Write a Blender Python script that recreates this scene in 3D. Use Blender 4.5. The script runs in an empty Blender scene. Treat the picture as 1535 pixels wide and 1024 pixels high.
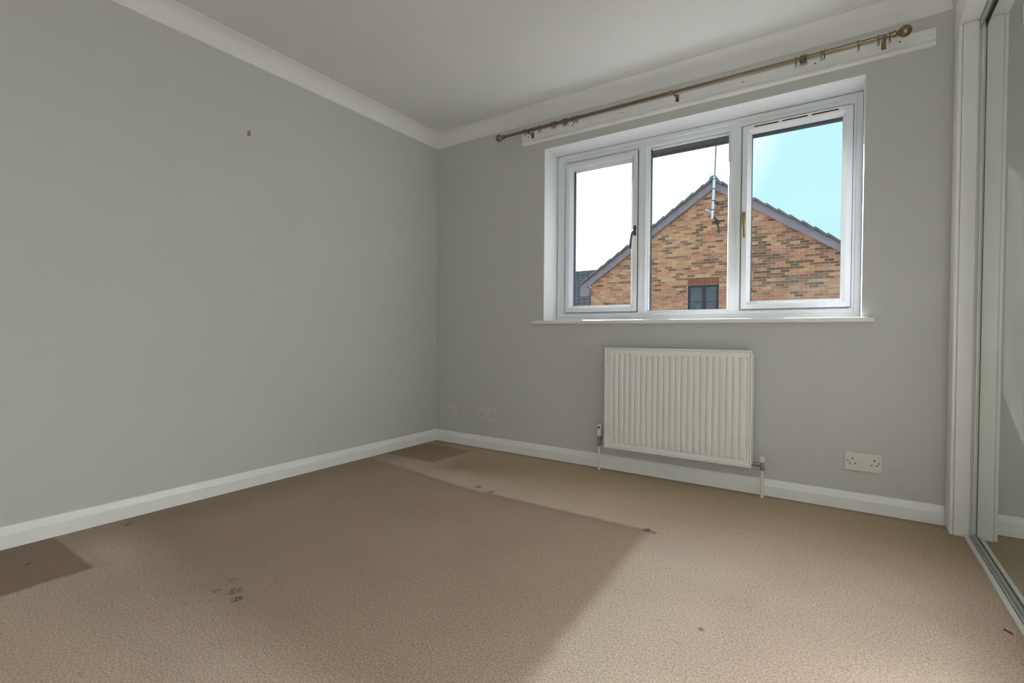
import bpy, bmesh, math, random
from mathutils import Vector, Matrix

# ------------------------------------------------------------------ camera, sky, sun, exposure
S = bpy.context.scene
COL = S.collection
CAM = Vector((2.6326, -2.8602, 0.8254))
YAW, PITCH, ROLL, FPX = -0.5928, -0.0152, 0.0070, 741.24
fw = Vector((math.sin(YAW) * math.cos(PITCH), math.cos(YAW) * math.cos(PITCH), math.sin(PITCH)))
r0 = Vector((math.cos(YAW), -math.sin(YAW), 0)); u0 = r0.cross(fw)
rt = r0 * math.cos(ROLL) + u0 * math.sin(ROLL); up = -r0 * math.sin(ROLL) + u0 * math.cos(ROLL)
cd = bpy.data.cameras.new('camera'); cam = bpy.data.objects.new('camera', cd); COL.objects.link(cam)
cd.sensor_fit = 'HORIZONTAL'; cd.sensor_width = 36.0; cd.lens = FPX / 1535 * 36.0; cd.clip_start = 0.02; cd.clip_end = 300
cam.matrix_world = Matrix(((rt.x, up.x, -fw.x, CAM.x), (rt.y, up.y, -fw.y, CAM.y), (rt.z, up.z, -fw.z, CAM.z), (0, 0, 0, 1)))
S.camera = cam
S.view_settings.view_transform = 'Standard'; S.view_settings.look = 'None'
S.view_settings.gamma = 1.0; S.view_settings.use_curve_mapping = False
S.view_settings.exposure = 0.0
S.cycles.use_denoising = True; S.cycles.use_adaptive_sampling = False; S.cycles.use_guiding = True
S.cycles.max_bounces = 10; S.cycles.diffuse_bounces = 7; S.cycles.glossy_bounces = 5; S.cycles.transparent_max_bounces = 16
S.cycles.sample_clamp_indirect = 6.0

SUN = Vector((-0.71, 1.0, 0.55)).normalized()       # towards the sun
SUN_STRENGTH = 70.0
SKY_STRENGTH = 1.3
FILL_W = 27.0

w = bpy.data.worlds.new('sky'); S.world = w; w.use_nodes = True
nt = w.node_tree; nt.nodes.clear(); L = nt.links.new
tc = nt.nodes.new('ShaderNodeTexCoord')
dt = nt.nodes.new('ShaderNodeVectorMath'); dt.operation = 'DOT_PRODUCT'; dt.inputs[1].default_value = SUN
L(tc.outputs['Generated'], dt.inputs[0])
no = nt.nodes.new('ShaderNodeTexNoise'); no.inputs['Scale'].default_value = 3.0; no.inputs['Detail'].default_value = 5
L(tc.outputs['Generated'], no.inputs['Vector'])
mr = nt.nodes.new('ShaderNodeMapRange'); mr.inputs[1].default_value = 0.875; mr.inputs[2].default_value = 0.955
L(dt.outputs['Value'], mr.inputs[0])
nm = nt.nodes.new('ShaderNodeMath'); nm.operation = 'MULTIPLY_ADD'; nm.inputs[1].default_value = 0.8; nm.inputs[2].default_value = -0.40
L(no.outputs['Fac'], nm.inputs[0])
ad = nt.nodes.new('ShaderNodeMath'); ad.operation = 'ADD'; ad.use_clamp = True
L(mr.outputs[0], ad.inputs[0]); L(nm.outputs[0], ad.inputs[1])
cr = nt.nodes.new('ShaderNodeMix'); cr.data_type = 'RGBA'
cr.inputs['A'].default_value = (0.47, 0.78, 0.84, 1); cr.inputs['B'].default_value = (1.2, 1.2, 1.23, 1)
L(ad.outputs[0], cr.inputs['Factor'])
bg = nt.nodes.new('ShaderNodeBackground'); bg.inputs['Strength'].default_value = SKY_STRENGTH
L(cr.outputs['Result'], bg.inputs['Color'])
wo = nt.nodes.new('ShaderNodeOutputWorld'); L(bg.outputs[0], wo.inputs['Surface'])

sd = bpy.data.lights.new('sun', 'SUN'); sd.energy = SUN_STRENGTH; sd.angle = 0.009; sd.color = (1.0, 0.975, 0.955)
sun = bpy.data.objects.new('sun', sd); COL.objects.link(sun)
sun.rotation_euler = SUN.to_track_quat('Z', 'Y').to_euler()
# added fill light behind the camera (its made-up stand is built further down)
FILL_POS = (2.62, -4.05, 0.93)
fd = bpy.data.lights.new('fill_light', 'POINT'); fd.shadow_soft_size = 0.15; fd.energy = FILL_W; fd.color = (1.0, 0.985, 0.96)
fl = bpy.data.objects.new('fill_light', fd); COL.objects.link(fl); fl.location = FILL_POS

random.seed(7)

# ------------------------------------------------------------------ materials
def lin(r, g, b):
    f = lambda c: (c / 255 / 12.92) if c / 255 <= 0.04045 else ((c / 255 + 0.055) / 1.055) ** 2.4
    return (f(r), f(g), f(b), 1)

def mat(name, col, rough=0.6, metal=0.0, bump=None, spec=0.5, vary=None):
    """bump=(scale, distance); vary=(scale, amount)"""
    m = bpy.data.materials.new(name); m.use_nodes = True; t = m.node_tree; l = t.links.new
    b = t.nodes['Principled BSDF']; b.inputs['Roughness'].default_value = rough; b.inputs['Metallic'].default_value = metal
    b.inputs['Base Color'].default_value = col; b.inputs['Specular IOR Level'].default_value = spec
    c = t.nodes.new('ShaderNodeTexCoord')
    if vary:
        n = t.nodes.new('ShaderNodeTexNoise'); n.inputs['Scale'].default_value = vary[0]; n.inputs['Detail'].default_value = 4
        l(c.outputs['Object'], n.inputs['Vector'])
        q = t.nodes.new('ShaderNodeMapRange'); q.inputs[1].default_value = 0.25; q.inputs[2].default_value = 0.75
        q.inputs[3].default_value = 1 - vary[1]; q.inputs[4].default_value = 1 + vary[1]
        l(n.outputs['Fac'], q.inputs[0])
        v = t.nodes.new('ShaderNodeVectorMath'); v.operation = 'SCALE'; v.inputs[0].default_value = col[:3]
        l(q.outputs[0], v.inputs['Scale']); l(v.outputs[0], b.inputs['Base Color'])
    if bump:
        n = t.nodes.new('ShaderNodeTexNoise'); n.inputs['Scale'].default_value = bump[0]; n.inputs['Detail'].default_value = 3
        l(c.outputs['Object'], n.inputs['Vector'])
        k = t.nodes.new('ShaderNodeBump'); k.inputs['Distance'].default_value = bump[1]; k.inputs['Strength'].default_value = 0.6
        l(n.outputs['Fac'], k.inputs['Height']); l(k.outputs[0], b.inputs['Normal'])
    return m

M = {}
M['wall'] = mat('grey wall paint', (0.55, 0.56, 0.55, 1), 0.75, bump=(90, 0.0012), spec=0.3, vary=(1.2, 0.02))
M['ceiling'] = mat('ceiling paint', (0.70, 0.715, 0.71, 1), 0.8, bump=(60, 0.003), spec=0.2, vary=(1.5, 0.02))
M['cove'] = mat('coving paint', (0.77, 0.785, 0.78, 1), 0.7, spec=0.3, vary=(3, 0.02))
M['gloss'] = mat('white gloss paint', (0.81, 0.83, 0.825, 1), 0.35, bump=(25, 0.0008), vary=(6, 0.03))
M['reveal'] = mat('white reveal paint', (0.68, 0.71, 0.73, 1), 0.6, bump=(80, 0.001), vary=(5, 0.02))
M['upvc'] = mat('white window plastic', (0.76, 0.80, 0.85, 1), 0.3)
M['vent'] = mat('vent plastic', (0.82, 0.82, 0.80, 1), 0.35)
M['gasket'] = mat('dark glazing gasket', (0.012, 0.014, 0.03, 1), 0.5)
M['dark'] = mat('black void', (0.008, 0.008, 0.008, 1), 0.7)
M['brass'] = mat('polished brass', (0.45, 0.32, 0.12, 1), 0.28, 1.0)
M['oldbrass'] = mat('antique brass', (0.27, 0.205, 0.125, 1), 0.3, 1.0, vary=(60, 0.15))
M['bronze'] = mat('tarnished handle metal', (0.16, 0.14, 0.12, 1), 0.3, 1.0)
M['chrome'] = mat('chrome', (0.55, 0.55, 0.54, 1), 0.15, 1.0)
M['radiator'] = mat('radiator enamel', (0.81, 0.82, 0.80, 1), 0.35)
M['pipe'] = mat('cream painted pipe', (0.74, 0.72, 0.64, 1), 0.4)
M['socket'] = mat('white socket plastic', (0.68, 0.65, 0.61, 1), 0.35)
M['socket_old'] = mat('wall coloured socket plastic', (0.60, 0.59, 0.57, 1), 0.4)
M['alu'] = mat('satin aluminium', (0.62, 0.64, 0.62, 1), 0.35, 0.85)
M['track'] = mat('grey painted track', (0.74, 0.75, 0.71, 1), 0.35, 0.1)
M['brown'] = mat('brown stained timber', (0.014, 0.013, 0.018, 1), 0.6)
M['mortar'] = mat('buff mortar', lin(236, 208, 174), 0.9, bump=(40, 0.01), vary=(8, 0.1))
M['slate'] = mat('weathered roof tile', lin(124, 122, 120), 0.8, vary=(9, 0.25), bump=(30, 0.01))
M['darktile'] = mat('dark brown roof tile', lin(98, 92, 98), 0.8, vary=(14, 0.3))
M['barge'] = mat('grey painted bargeboard', lin(162, 138, 150), 0.7, vary=(5, 0.14))
M['fframe'] = mat('dark stained window frame', lin(54, 42, 50), 0.5)
M['fglass'] = mat('curtained far glass', lin(100, 96, 102), 0.15, vary=(9, 0.2))
M['mast'] = mat('white mast pole', (0.85, 0.87, 0.9, 1), 0.4)
M['mastgrey'] = mat('galvanised aerial rod', (0.20, 0.21, 0.28, 1), 0.6)
M['bracket_dark'] = mat('dark steel bracket', (0.07, 0.07, 0.09, 1), 0.5, 0.4)
M['soldier'] = mat('red soldier brick', lin(160, 82, 66), 0.85, vary=(6, 0.25))
BRICKC = [(218, 146, 112), (220, 153, 114), (202, 132, 106), (212, 138, 118), (186, 120, 96), (150, 100, 82), (128, 90, 76), (222, 167, 130),
          (208, 118, 100), (164, 115, 92)]
BW = [5, 5, 4, 4, 3, 3, 2.2, 3, 1.5, 2.5]
BM = [mat('facing brick', lin(*c), 0.9, vary=(11, 0.16), bump=(35, 0.006)) for c in BRICKC]
M['debris'] = mat('rusty brown sliver', lin(96, 60, 38), 0.8)
M['grass'] = mat('garden grass', (0.045, 0.048, 0.04, 1), 0.95, vary=(3, 0.3))
M['lamp'] = bpy.data.materials.new('added fill diffuser'); M['lamp'].use_nodes = True  # glow meant for the added fill light, not assigned to any mesh
_b = M['lamp'].node_tree.nodes['Principled BSDF']; _b.inputs['Emission Color'].default_value = (1, 0.97, 0.93, 1); _b.inputs['Emission Strength'].default_value = 3.0

def glassmat(name, tint=(1, 1, 1, 1), refl=1.0):
    m = bpy.data.materials.new(name); m.use_nodes = True; t = m.node_tree; t.nodes.clear(); l = t.links.new
    tr = t.nodes.new('ShaderNodeBsdfTransparent'); tr.inputs[0].default_value = tint
    gl = t.nodes.new('ShaderNodeBsdfGlossy'); gl.inputs['Roughness'].default_value = 0.0
    f = t.nodes.new('ShaderNodeFresnel'); f.inputs[0].default_value = 1.45
    k = t.nodes.new('ShaderNodeMath'); k.operation = 'MULTIPLY'; k.inputs[1].default_value = refl
    mx = t.nodes.new('ShaderNodeMixShader'); o = t.nodes.new('ShaderNodeOutputMaterial')
    l(f.outputs[0], k.inputs[0]); l(k.outputs[0], mx.inputs[0]); l(tr.outputs[0], mx.inputs[1]); l(gl.outputs[0], mx.inputs[2]); l(mx.outputs[0], o.inputs[0])
    return m
M['glass'] = glassmat('window glass', (0.985, 0.99, 0.99, 1))

def mirrormat():
    m = bpy.data.materials.new('dusty mirror'); m.use_nodes = True; t = m.node_tree; t.nodes.clear(); l = t.links.new
    gl = t.nodes.new('ShaderNodeBsdfGlossy'); gl.inputs['Roughness'].default_value = 0.0; gl.inputs['Color'].default_value = (0.80, 0.84, 0.80, 1)
    df = t.nodes.new('ShaderNodeBsdfDiffuse'); df.inputs['Color'].default_value = (0.8, 0.82, 0.84, 1)
    c = t.nodes.new('ShaderNodeTexCoord'); n = t.nodes.new('ShaderNodeTexNoise'); n.inputs['Scale'].default_value = 9; n.inputs['Detail'].default_value = 6
    q = t.nodes.new('ShaderNodeMapRange'); q.inputs[1].default_value = 0.35; q.inputs[2].default_value = 0.7; q.inputs[3].default_value = 0.006; q.inputs[4].default_value = 0.013
    mx = t.nodes.new('ShaderNodeMixShader'); o = t.nodes.new('ShaderNodeOutputMaterial')
    l(c.outputs['Object'], n.inputs['Vector']); l(n.outputs['Fac'], q.inputs[0]); l(q.outputs[0], mx.inputs[0])
    l(gl.outputs[0], mx.inputs[1]); l(df.outputs[0], mx.inputs[2]); l(mx.outputs[0], o.inputs[0])
    return m
M['mirror'] = mirrormat()

# carpet: pile speckle, olive staining by the window, and the unfaded prints left by a bed and two bedside units
def carpetmat():
    m = bpy.data.materials.new('worn beige carpet'); m.use_nodes = True; t = m.node_tree; l = t.links.new
    b = t.nodes['Principled BSDF']; b.inputs['Roughness'].default_value = 0.95; b.inputs['Specular IOR Level'].default_value = 0.1
    b.inputs['Sheen Weight'].default_value = 0.15; b.inputs['Sheen Roughness'].default_value = 0.5
    tc = t.nodes.new('ShaderNodeTexCoord')
    def inp(x, s):
        if isinstance(x, (int, float)): s.default_value = x
        else: l(x, s)
    def op(o, a, b_=0.0, c=None):
        n = t.nodes.new('ShaderNodeMath'); n.operation = o; inp(a, n.inputs[0]); inp(b_, n.inputs[1])
        if c is not None: inp(c, n.inputs[2])
        return n.outputs[0]
    def noise(scale, detail=3, vec=None):
        n = t.nodes.new('ShaderNodeTexNoise'); n.inputs['Scale'].default_value = scale; n.inputs['Detail'].default_value = detail
        l(vec or tc.outputs['Object'], n.inputs['Vector']); return n.outputs['Fac']
    def ss(v, a, b_):
        n = t.nodes.new('ShaderNodeMapRange'); n.interpolation_type = 'SMOOTHSTEP'
        inp(v, n.inputs[0]); n.inputs[1].default_value = a; n.inputs[2].default_value = b_; return n.outputs[0]
    sep = t.nodes.new('ShaderNodeSeparateXYZ'); l(tc.outputs['Object'], sep.inputs[0])
    X, Y = sep.outputs[0], sep.outputs[1]
    j = op('MULTIPLY_ADD', noise(14, 4), 0.024, -0.012)
    jb = op('MULTIPLY_ADD', noise(4, 3), 0.22, -0.11)
    Xj, Yj = op('ADD', X, j), op('ADD', Y, j)
    Xb, Yb = op('ADD', X, jb), op('ADD', Y, jb)
    def band(v, a, b_, sa, sb):
        return op('MULTIPLY', ss(v, a - sa, a + sa), op('SUBTRACT', 1.0, ss(v, b_ - sb, b_ + sb)))
    def box(x, y, x0, x1, y0, y1, s):
        return op('MULTIPLY', band(x, x0, x1, s[0], s[1]), band(y, y0, y1, s[2], s[3]))
    def mix(f, a, c2):
        n = t.nodes.new('ShaderNodeMix'); n.data_type = 'RGBA'; inp(f, n.inputs['Factor'])
        if isinstance(a, tuple): n.inputs['A'].default_value = a
        else: l(a, n.inputs['A'])
        n.inputs['B'].default_value = c2; return n.outputs['Result']
    col = mix(ss(noise(1.7, 3), 0.3, 0.7), lin(178, 159, 145), lin(190, 172, 156))
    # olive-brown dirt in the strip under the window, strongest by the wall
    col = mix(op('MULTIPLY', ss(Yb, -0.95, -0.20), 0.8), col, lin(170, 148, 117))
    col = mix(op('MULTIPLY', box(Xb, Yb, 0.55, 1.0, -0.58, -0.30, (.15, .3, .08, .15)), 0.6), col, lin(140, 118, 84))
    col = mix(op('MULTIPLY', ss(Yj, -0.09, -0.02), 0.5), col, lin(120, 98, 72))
    # pale scuffed strip along the bed print
    col = mix(op('MULTIPLY', box(Xj, Yj, 0.5, 2.1, -0.81, -0.70, (.1, .1, .02, .12)), 0.35), col, lin(196, 176, 150))
    col = mix(op('MULTIPLY', box(Xb, Yb, 2.0, 2.3, -1.9, -0.9, (.05, .12, .2, .15)), 0.5), col, lin(196, 184, 168))
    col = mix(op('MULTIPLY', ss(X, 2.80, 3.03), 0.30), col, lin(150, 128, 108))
    col = mix(op('MULTIPLY', box(Xb, Yb, 0.5, 2.0, -3.2, -2.42, (.1, .3, .1, .1)), 0.5), col, lin(200, 178, 154))
    # bed print
    slope = op('MULTIPLY_ADD', op('ADD', Y, 0.8), -0.06, Xj)
    edge = op('SUBTRACT', slope, op('MULTIPLY', op('SUBTRACT', 0.0, op('ADD', Y, 0.8)), 0.0))
    ytop = op('ADD', Yj, op('MULTIPLY', op('SUBTRACT', 1.0, ss(X, 0.1, 1.1)), -0.12))
    r_edge = op('SUBTRACT', 1.0, ss(op('SUBTRACT', Xj, op('MULTIPLY', op('ADD', Y, 0.8), -0.06)), 1.92, 1.99))
    bed = op('MULTIPLY', r_edge, band(ytop, -2.16, -0.815, 0.13, 0.022))
    col = mix(op('MULTIPLY', bed, 0.95), col, lin(155, 134, 117))
    col = mix(op('MULTIPLY', op('MULTIPLY', bed, ss(noise(2.2, 4), 0.45, 0.65)), 0.35), col, lin(146, 125, 108))
    # narrow dark line where the bed edge stood
    line = op('MULTIPLY', band(ytop, -0.845, -0.815, .02, .01), box(Xj, Yj, 0.5, 1.95, -1.2, -0.6, (.1, .03, .05, .05)))
    col = mix(op('MULTIPLY', line, 0.25), col, lin(112, 92, 80))
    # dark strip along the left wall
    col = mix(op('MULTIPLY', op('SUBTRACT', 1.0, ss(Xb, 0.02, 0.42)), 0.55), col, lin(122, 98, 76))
    # bedside prints
    col = mix(op('MULTIPLY', box(Xj, Yj, -0.2, 0.46, -0.53, -0.14, (.02, .015, .015, .02)), 0.7), col, lin(132, 102, 76))
    col = mix(op('MULTIPLY', box(Xj, Yj, -0.2, 0.47, -3.4, -2.25, (.02, .015, .02, .012)), 0.9), col, lin(132, 106, 88))
    col = mix(op('MULTIPLY', box(Xj, Yj, -0.2, 0.49, -2.245, -2.205, (.02, .02, .01, .012)), 0.45), col, lin(168, 148, 128))
    col = mix(op('MULTIPLY', box(Xj, Yj, 0.02, 0.48, -0.575, -0.545, (.02, .02, .01, .01)), 0.3), col, lin(168, 148, 124))
    # small stains
    def spot(x, y, r, amt, c):
        dx, dy = op('SUBTRACT', X, x), op('SUBTRACT', Y, y)
        d = op('SQRT', op('ADD', op('MULTIPLY', dx, dx), op('MULTIPLY', dy, dy)))
        f = op('MULTIPLY', op('SUBTRACT', 1.0, ss(d, r * 0.5, r)), ss(noise(70, 2), 0.40, 0.52))
        return mix(op('MULTIPLY', f, amt), col, c)
    for (x, y, r, a) in [(1.03, -2.055, .030, .6), (1.085, -2.075, .022, .85), (0.985, -2.085, .018, .45), (0.96, -2.02, .02, .4),
                         (1.00, -0.76, .03, .7), (1.11, -0.79, .03, .7), (1.95, -0.815, .028, .9), (1.985, -0.825, .016, .8),
                         (0.10, -2.03, .03, .6), (0.25, -2.37, .018, .6), (2.31, -1.42, .012, .7), (0.35, -0.70, .02, .4)]:
        col = spot(x, y, r, a, lin(84, 66, 54))
    # dashes of scuffed pile, and speckle
    mp = t.nodes.new('ShaderNodeMapping'); mp.inputs['Scale'].default_value = (22, 75, 1); mp.inputs['Rotation'].default_value = (0, 0, 0.45)
    l(tc.outputs['Object'], mp.inputs[0])
    da = noise(1.0, 2, mp.outputs[0])
    col = mix(op('MULTIPLY', ss(da, 0.66, 0.74), 0.35), col, lin(132, 112, 96))
    sp = noise(330, 2); sp2 = noise(170, 2)
    f = op('ADD', op('MULTIPLY_ADD', sp, 1.3, -0.65), op('MULTIPLY_ADD', sp2, 1.4, -0.70))
    sc = t.nodes.new('ShaderNodeVectorMath'); sc.operation = 'SCALE'
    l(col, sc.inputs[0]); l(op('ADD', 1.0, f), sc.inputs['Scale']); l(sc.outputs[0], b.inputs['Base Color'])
    k = t.nodes.new('ShaderNodeBump'); k.inputs['Distance'].default_value = 0.003; k.inputs['Strength'].default_value = 0.5
    l(op('ADD', noise(300, 2), op('MULTIPLY', noise(110, 3), 0.8)), k.inputs['Height']); l(k.outputs[0], b.inputs['Normal'])
    return m
M['carpet'] = carpetmat()

# ------------------------------------------------------------------ mesh helpers
class MB:
    def __init__(s): s.bm = bmesh.new()
    def box(s, x0, x1, y0, y1, z0, z1, bev=0.0, seg=2):
        r = bmesh.ops.create_cube(s.bm, size=1)
        for v in r['verts']:
            v.co = Vector((x0 if v.co.x < 0 else x1, y0 if v.co.y < 0 else y1, z0 if v.co.z < 0 else z1))
        if bev:
            es = list({e for v in r['verts'] for e in v.link_edges})
            bmesh.ops.bevel(s.bm, geom=es, offset=bev, segments=seg, affect='EDGES', profile=0.6)
        return s
    def obox(s, c, ax, ay, az, h):
        """oriented box: centre, three unit axes, half sizes"""
        c, ax, ay, az = Vector(c), Vector(ax), Vector(ay), Vector(az)
        r = bmesh.ops.create_cube(s.bm, size=2)
        for v in r['verts']: v.co = c + ax * v.co.x * h[0] + ay * v.co.y * h[1] + az * v.co.z * h[2]
        return s
    def prism(s, a, b):
        """two matching closed rings of points joined with end caps"""
        va = [s.bm.verts.new(p) for p in a]; vb = [s.bm.verts.new(p) for p in b]; n = len(a)
        for i in range(n): s.bm.faces.new((va[i], va[(i + 1) % n], vb[(i + 1) % n], vb[i]))
        s.bm.faces.new(list(reversed(va))); s.bm.faces.new(vb); return s
    def tube(s, pts, rad, n=16):
        """round tube through points, rad a number or a list; capped"""
        pts = [Vector(p) for p in pts]; rads = rad if isinstance(rad, (list, tuple)) else [rad] * len(pts)
        rings = []; ref = None
        for i, p in enumerate(pts):
            d = (pts[min(i + 1, len(pts) - 1)] - pts[max(i - 1, 0)]).normalized()
            if ref is None:
                ref = d.cross(Vector((0, 0, 1)) if abs(d.z) < 0.9 else Vector((1, 0, 0))).normalized()
            ref = (ref - d * ref.dot(d)).normalized(); q = d.cross(ref)
            rings.append([s.bm.verts.new(p + (ref * math.cos(2 * math.pi * k / n) + q * math.sin(2 * math.pi * k / n)) * rads[i]) for k in range(n)])
        for a, b in zip(rings, rings[1:]):
            for k in range(n): s.bm.faces.new((a[k], a[(k + 1) % n], b[(k + 1) % n], b[k]))
        s.bm.faces.new(list(reversed(rings[0]))); s.bm.faces.new(rings[-1]); return s
    def lathe(s, base, axis, prof, n=24):
        """prof = [(distance along axis, radius)]"""
        base, axis = Vector(base), Vector(axis).normalized()
        return s.tube_raw([(base + axis * t, r) for t, r in prof], axis, n)
    def tube_raw(s, pr, axis, n):
        a = axis.cross(Vector((0, 0, 1)) if abs(axis.z) < 0.9 else Vector((1, 0, 0))).normalized(); b = axis.cross(a); rings = []
        for p, r in pr: rings.append([s.bm.verts.new(p + (a * math.cos(2 * math.pi * k / n) + b * math.sin(2 * math.pi * k / n)) * max(r, 1e-4)) for k in range(n)])
        for x, y in zip(rings, rings[1:]):
            for k in range(n): s.bm.faces.new((x[k], x[(k + 1) % n], y[(k + 1) % n], y[k]))
        s.bm.faces.new(list(reversed(rings[0]))); s.bm.faces.new(rings[-1]); return s
    def torus(s, c, ax, ay, R, r, n=20, m=6):
        c, ax, ay = Vector(c), Vector(ax), Vector(ay); az = ax.cross(ay); rings = []
        for i in range(n):
            th = 2 * math.pi * i / n; d = ax * math.cos(th) + ay * math.sin(th)
            rings.append([s.bm.verts.new(c + d * (R + r * math.cos(2 * math.pi * k / m)) + az * r * math.sin(2 * math.pi * k / m)) for k in range(m)])
        for i in range(n):
            a, b = rings[i], rings[(i + 1) % n]
            for k in range(m): s.bm.faces.new((a[k], b[k], b[(k + 1) % m], a[(k + 1) % m]))
        return s
    def mesh(s, name, m=None, smooth=None):
        bmesh.ops.recalc_face_normals(s.bm, faces=s.bm.faces)
        me = bpy.data.meshes.new(name); s.bm.to_mesh(me); s.bm.free()
        for x in (m if isinstance(m, list) else [m]):
            if x: me.materials.append(x)
        if smooth is not None:
            me.polygons.foreach_set('use_smooth', [True] * len(me.polygons))
            me.set_sharp_from_angle(angle=math.radians(smooth))
        return me
    def build(s, name, m, parent=None, smooth=None, **props):
        return link(name, s.mesh(name, m, smooth), parent, **props)

def link(name, me, parent=None, **props):
    o = bpy.data.objects.new(name, me); COL.objects.link(o)
    if parent:
        o.parent = parent
        o.matrix_parent_inverse = Matrix.Translation(-world_loc(parent))
    for k, v in props.items(): o[k] = v
    return o

def world_loc(o):
    p = Vector(o.location)
    # parents are never rotated or scaled, every mesh is authored in world space
    return WL.get(o.name, p)
WL = {}

def empty(name, loc, **props):
    o = bpy.data.objects.new(name, None); COL.objects.link(o); o.location = loc; o.empty_display_size = 0.05
    for k, v in props.items(): o[k] = v
    WL[o.name] = Vector(loc)
    return o

ST = dict(kind='structure')

# ------------------------------------------------------------------ room shell
W, BACK, H = 3.70, -4.30, 2.33         # the right wall stands behind the wardrobe
HX0, HX1, HZ0, HZ1 = 0.957, 2.697, 0.891, 2.057
YF = 0.180                              # inner face of the window frame
MB().box(-0.02, W + 0.02, BACK - 0.02, 0.02, -0.05, 0.0).build('floor', M['carpet'], **ST)
MB().box(-0.15, W + 0.15, BACK - 0.15, 0.28, H, H + 0.06).build('ceiling', M['ceiling'], **ST)
MB().box(-0.15, 0.0, BACK - 0.15, 0.28, -0.05, H).build('wall_left', M['wall'], **ST)
MB().box(W, W + 0.15, BACK - 0.15, 0.28, -0.05, H).build('wall_right', M['wall'], **ST)
b = MB()
b.box(0, HX0, 0, 0.28, -0.05, H); b.box(HX1, W, 0, 0.28, -0.05, H)
b.box(HX0, HX1, 0, 0.28, -0.05, HZ0); b.box(HX0, HX1, 0, 0.28, HZ1, H)
b.build('wall_back', M['wall'], **ST)
# wall behind the camera, with a small two-light window
RX0, RX1, RZ0, RZ1 = 1.97, 2.44, 1.20, 1.63
b = MB()
b.box(0, RX0, BACK - 0.15, BACK, -0.05, H); b.box(RX1, W, BACK - 0.15, BACK, -0.05, H)
b.box(RX0, RX1, BACK - 0.15, BACK, -0.05, RZ0); b.box(RX0, RX1, BACK - 0.15, BACK, RZ1, H)
b.build('wall_front', M['wall'], **ST)
w2 = empty('window_2', (2.2, BACK - 0.08, RZ0), **ST)
b = MB(); y0, y1 = BACK - 0.12, BACK - 0.06
b.box(RX0, RX0 + .03, y0, y1, RZ0, RZ1); b.box(RX1 - .03, RX1, y0, y1, RZ0, RZ1)
b.box(RX0 + .03, RX1 - .03, y0, y1, RZ0, RZ0 + .03); b.box(RX0 + .03, RX1 - .03, y0, y1, RZ1 - .03, RZ1)
b.box(2.14, 2.20, y0, y1, RZ0 + .03, RZ1 - .03)
b.build('window_frame', M['upvc'], w2)

# coving, mitred in the corners
def cove_profile(d=0.08, n=10):
    pts = [(0.0, H - d - 0.004), (0.004, H - d)]
    for i in range(1, n):
        th = math.pi / 2 * i / n
        pts.append((d - (d - 0.004) * math.cos(th), H - d + (d - 0.004) * math.sin(th)))
    pts += [(d, H - 0.004), (d + 0.004, H)]
    return pts + [(0.0, H)]
XW = 3.005                              # face of the wardrobe lining
cp = cove_profile()
MB().prism([(o, -o, z) for o, z in cp], [(o, BACK, z) for o, z in cp]).build('trim_1', M['cove'], smooth=30, label='plain white coving along the left wall', **ST)
MB().prism([(o, -o, z) for o, z in cp], [(XW - o, -o, z) for o, z in cp]).build('trim_2', M['cove'], smooth=30, label='plain white coving above the window wall', **ST)
MB().prism([(XW - o, -o, z) for o, z in cp], [(XW - o, BACK, z) for o, z in cp]).build('trim_3', M['cove'], smooth=30, label='plain white coving above the wardrobe', **ST)
# slightly proud feathered plaster strip on the ceiling in front of the back coving
MB().prism([(0.30, -0.086, H), (0.30, -0.086, H - 0.003), (0.30, -0.128, H - 0.0025), (0.30, -0.131, H)],
           [(2.9, -0.086, H), (2.9, -0.086, H - 0.003), (2.9, -0.128, H - 0.0025), (2.9, -0.131, H)]).build('trim_4', M['ceiling'], label='raised plaster edge on the ceiling beside the coving', **ST)

# baseboards
sk = [(0, 0), (0.018, 0), (0.018, 0.052), (0.0155, 0.0555), (0.007, 0.080), (0.004, 0.083), (0, 0.083)]
MB().prism([(o, -o, z) for o, z in sk], [(o, BACK, z) for o, z in sk]).build('baseboard_left', M['gloss'], **ST)
MB().prism([(o, -o, z) for o, z in sk], [(XW, -o, z) for o, z in sk]).build('baseboard_back', M['gloss'], **ST)

# ------------------------------------------------------------------ window_1
w1 = empty('window_1', (1.82, YF, 0.916), **ST)
# white lining of the reveal
b = MB(); t = 0.003
b.box(HX0, HX0 + t, 0.0, YF, 0.916, HZ1); b.box(HX1 - t, HX1, 0.0, YF, 0.916, HZ1); b.box(HX0 + t, HX1 - t, 0.0, YF, HZ1 - t, HZ1)
b.build('window_reveal', M['reveal'], w1)
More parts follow.
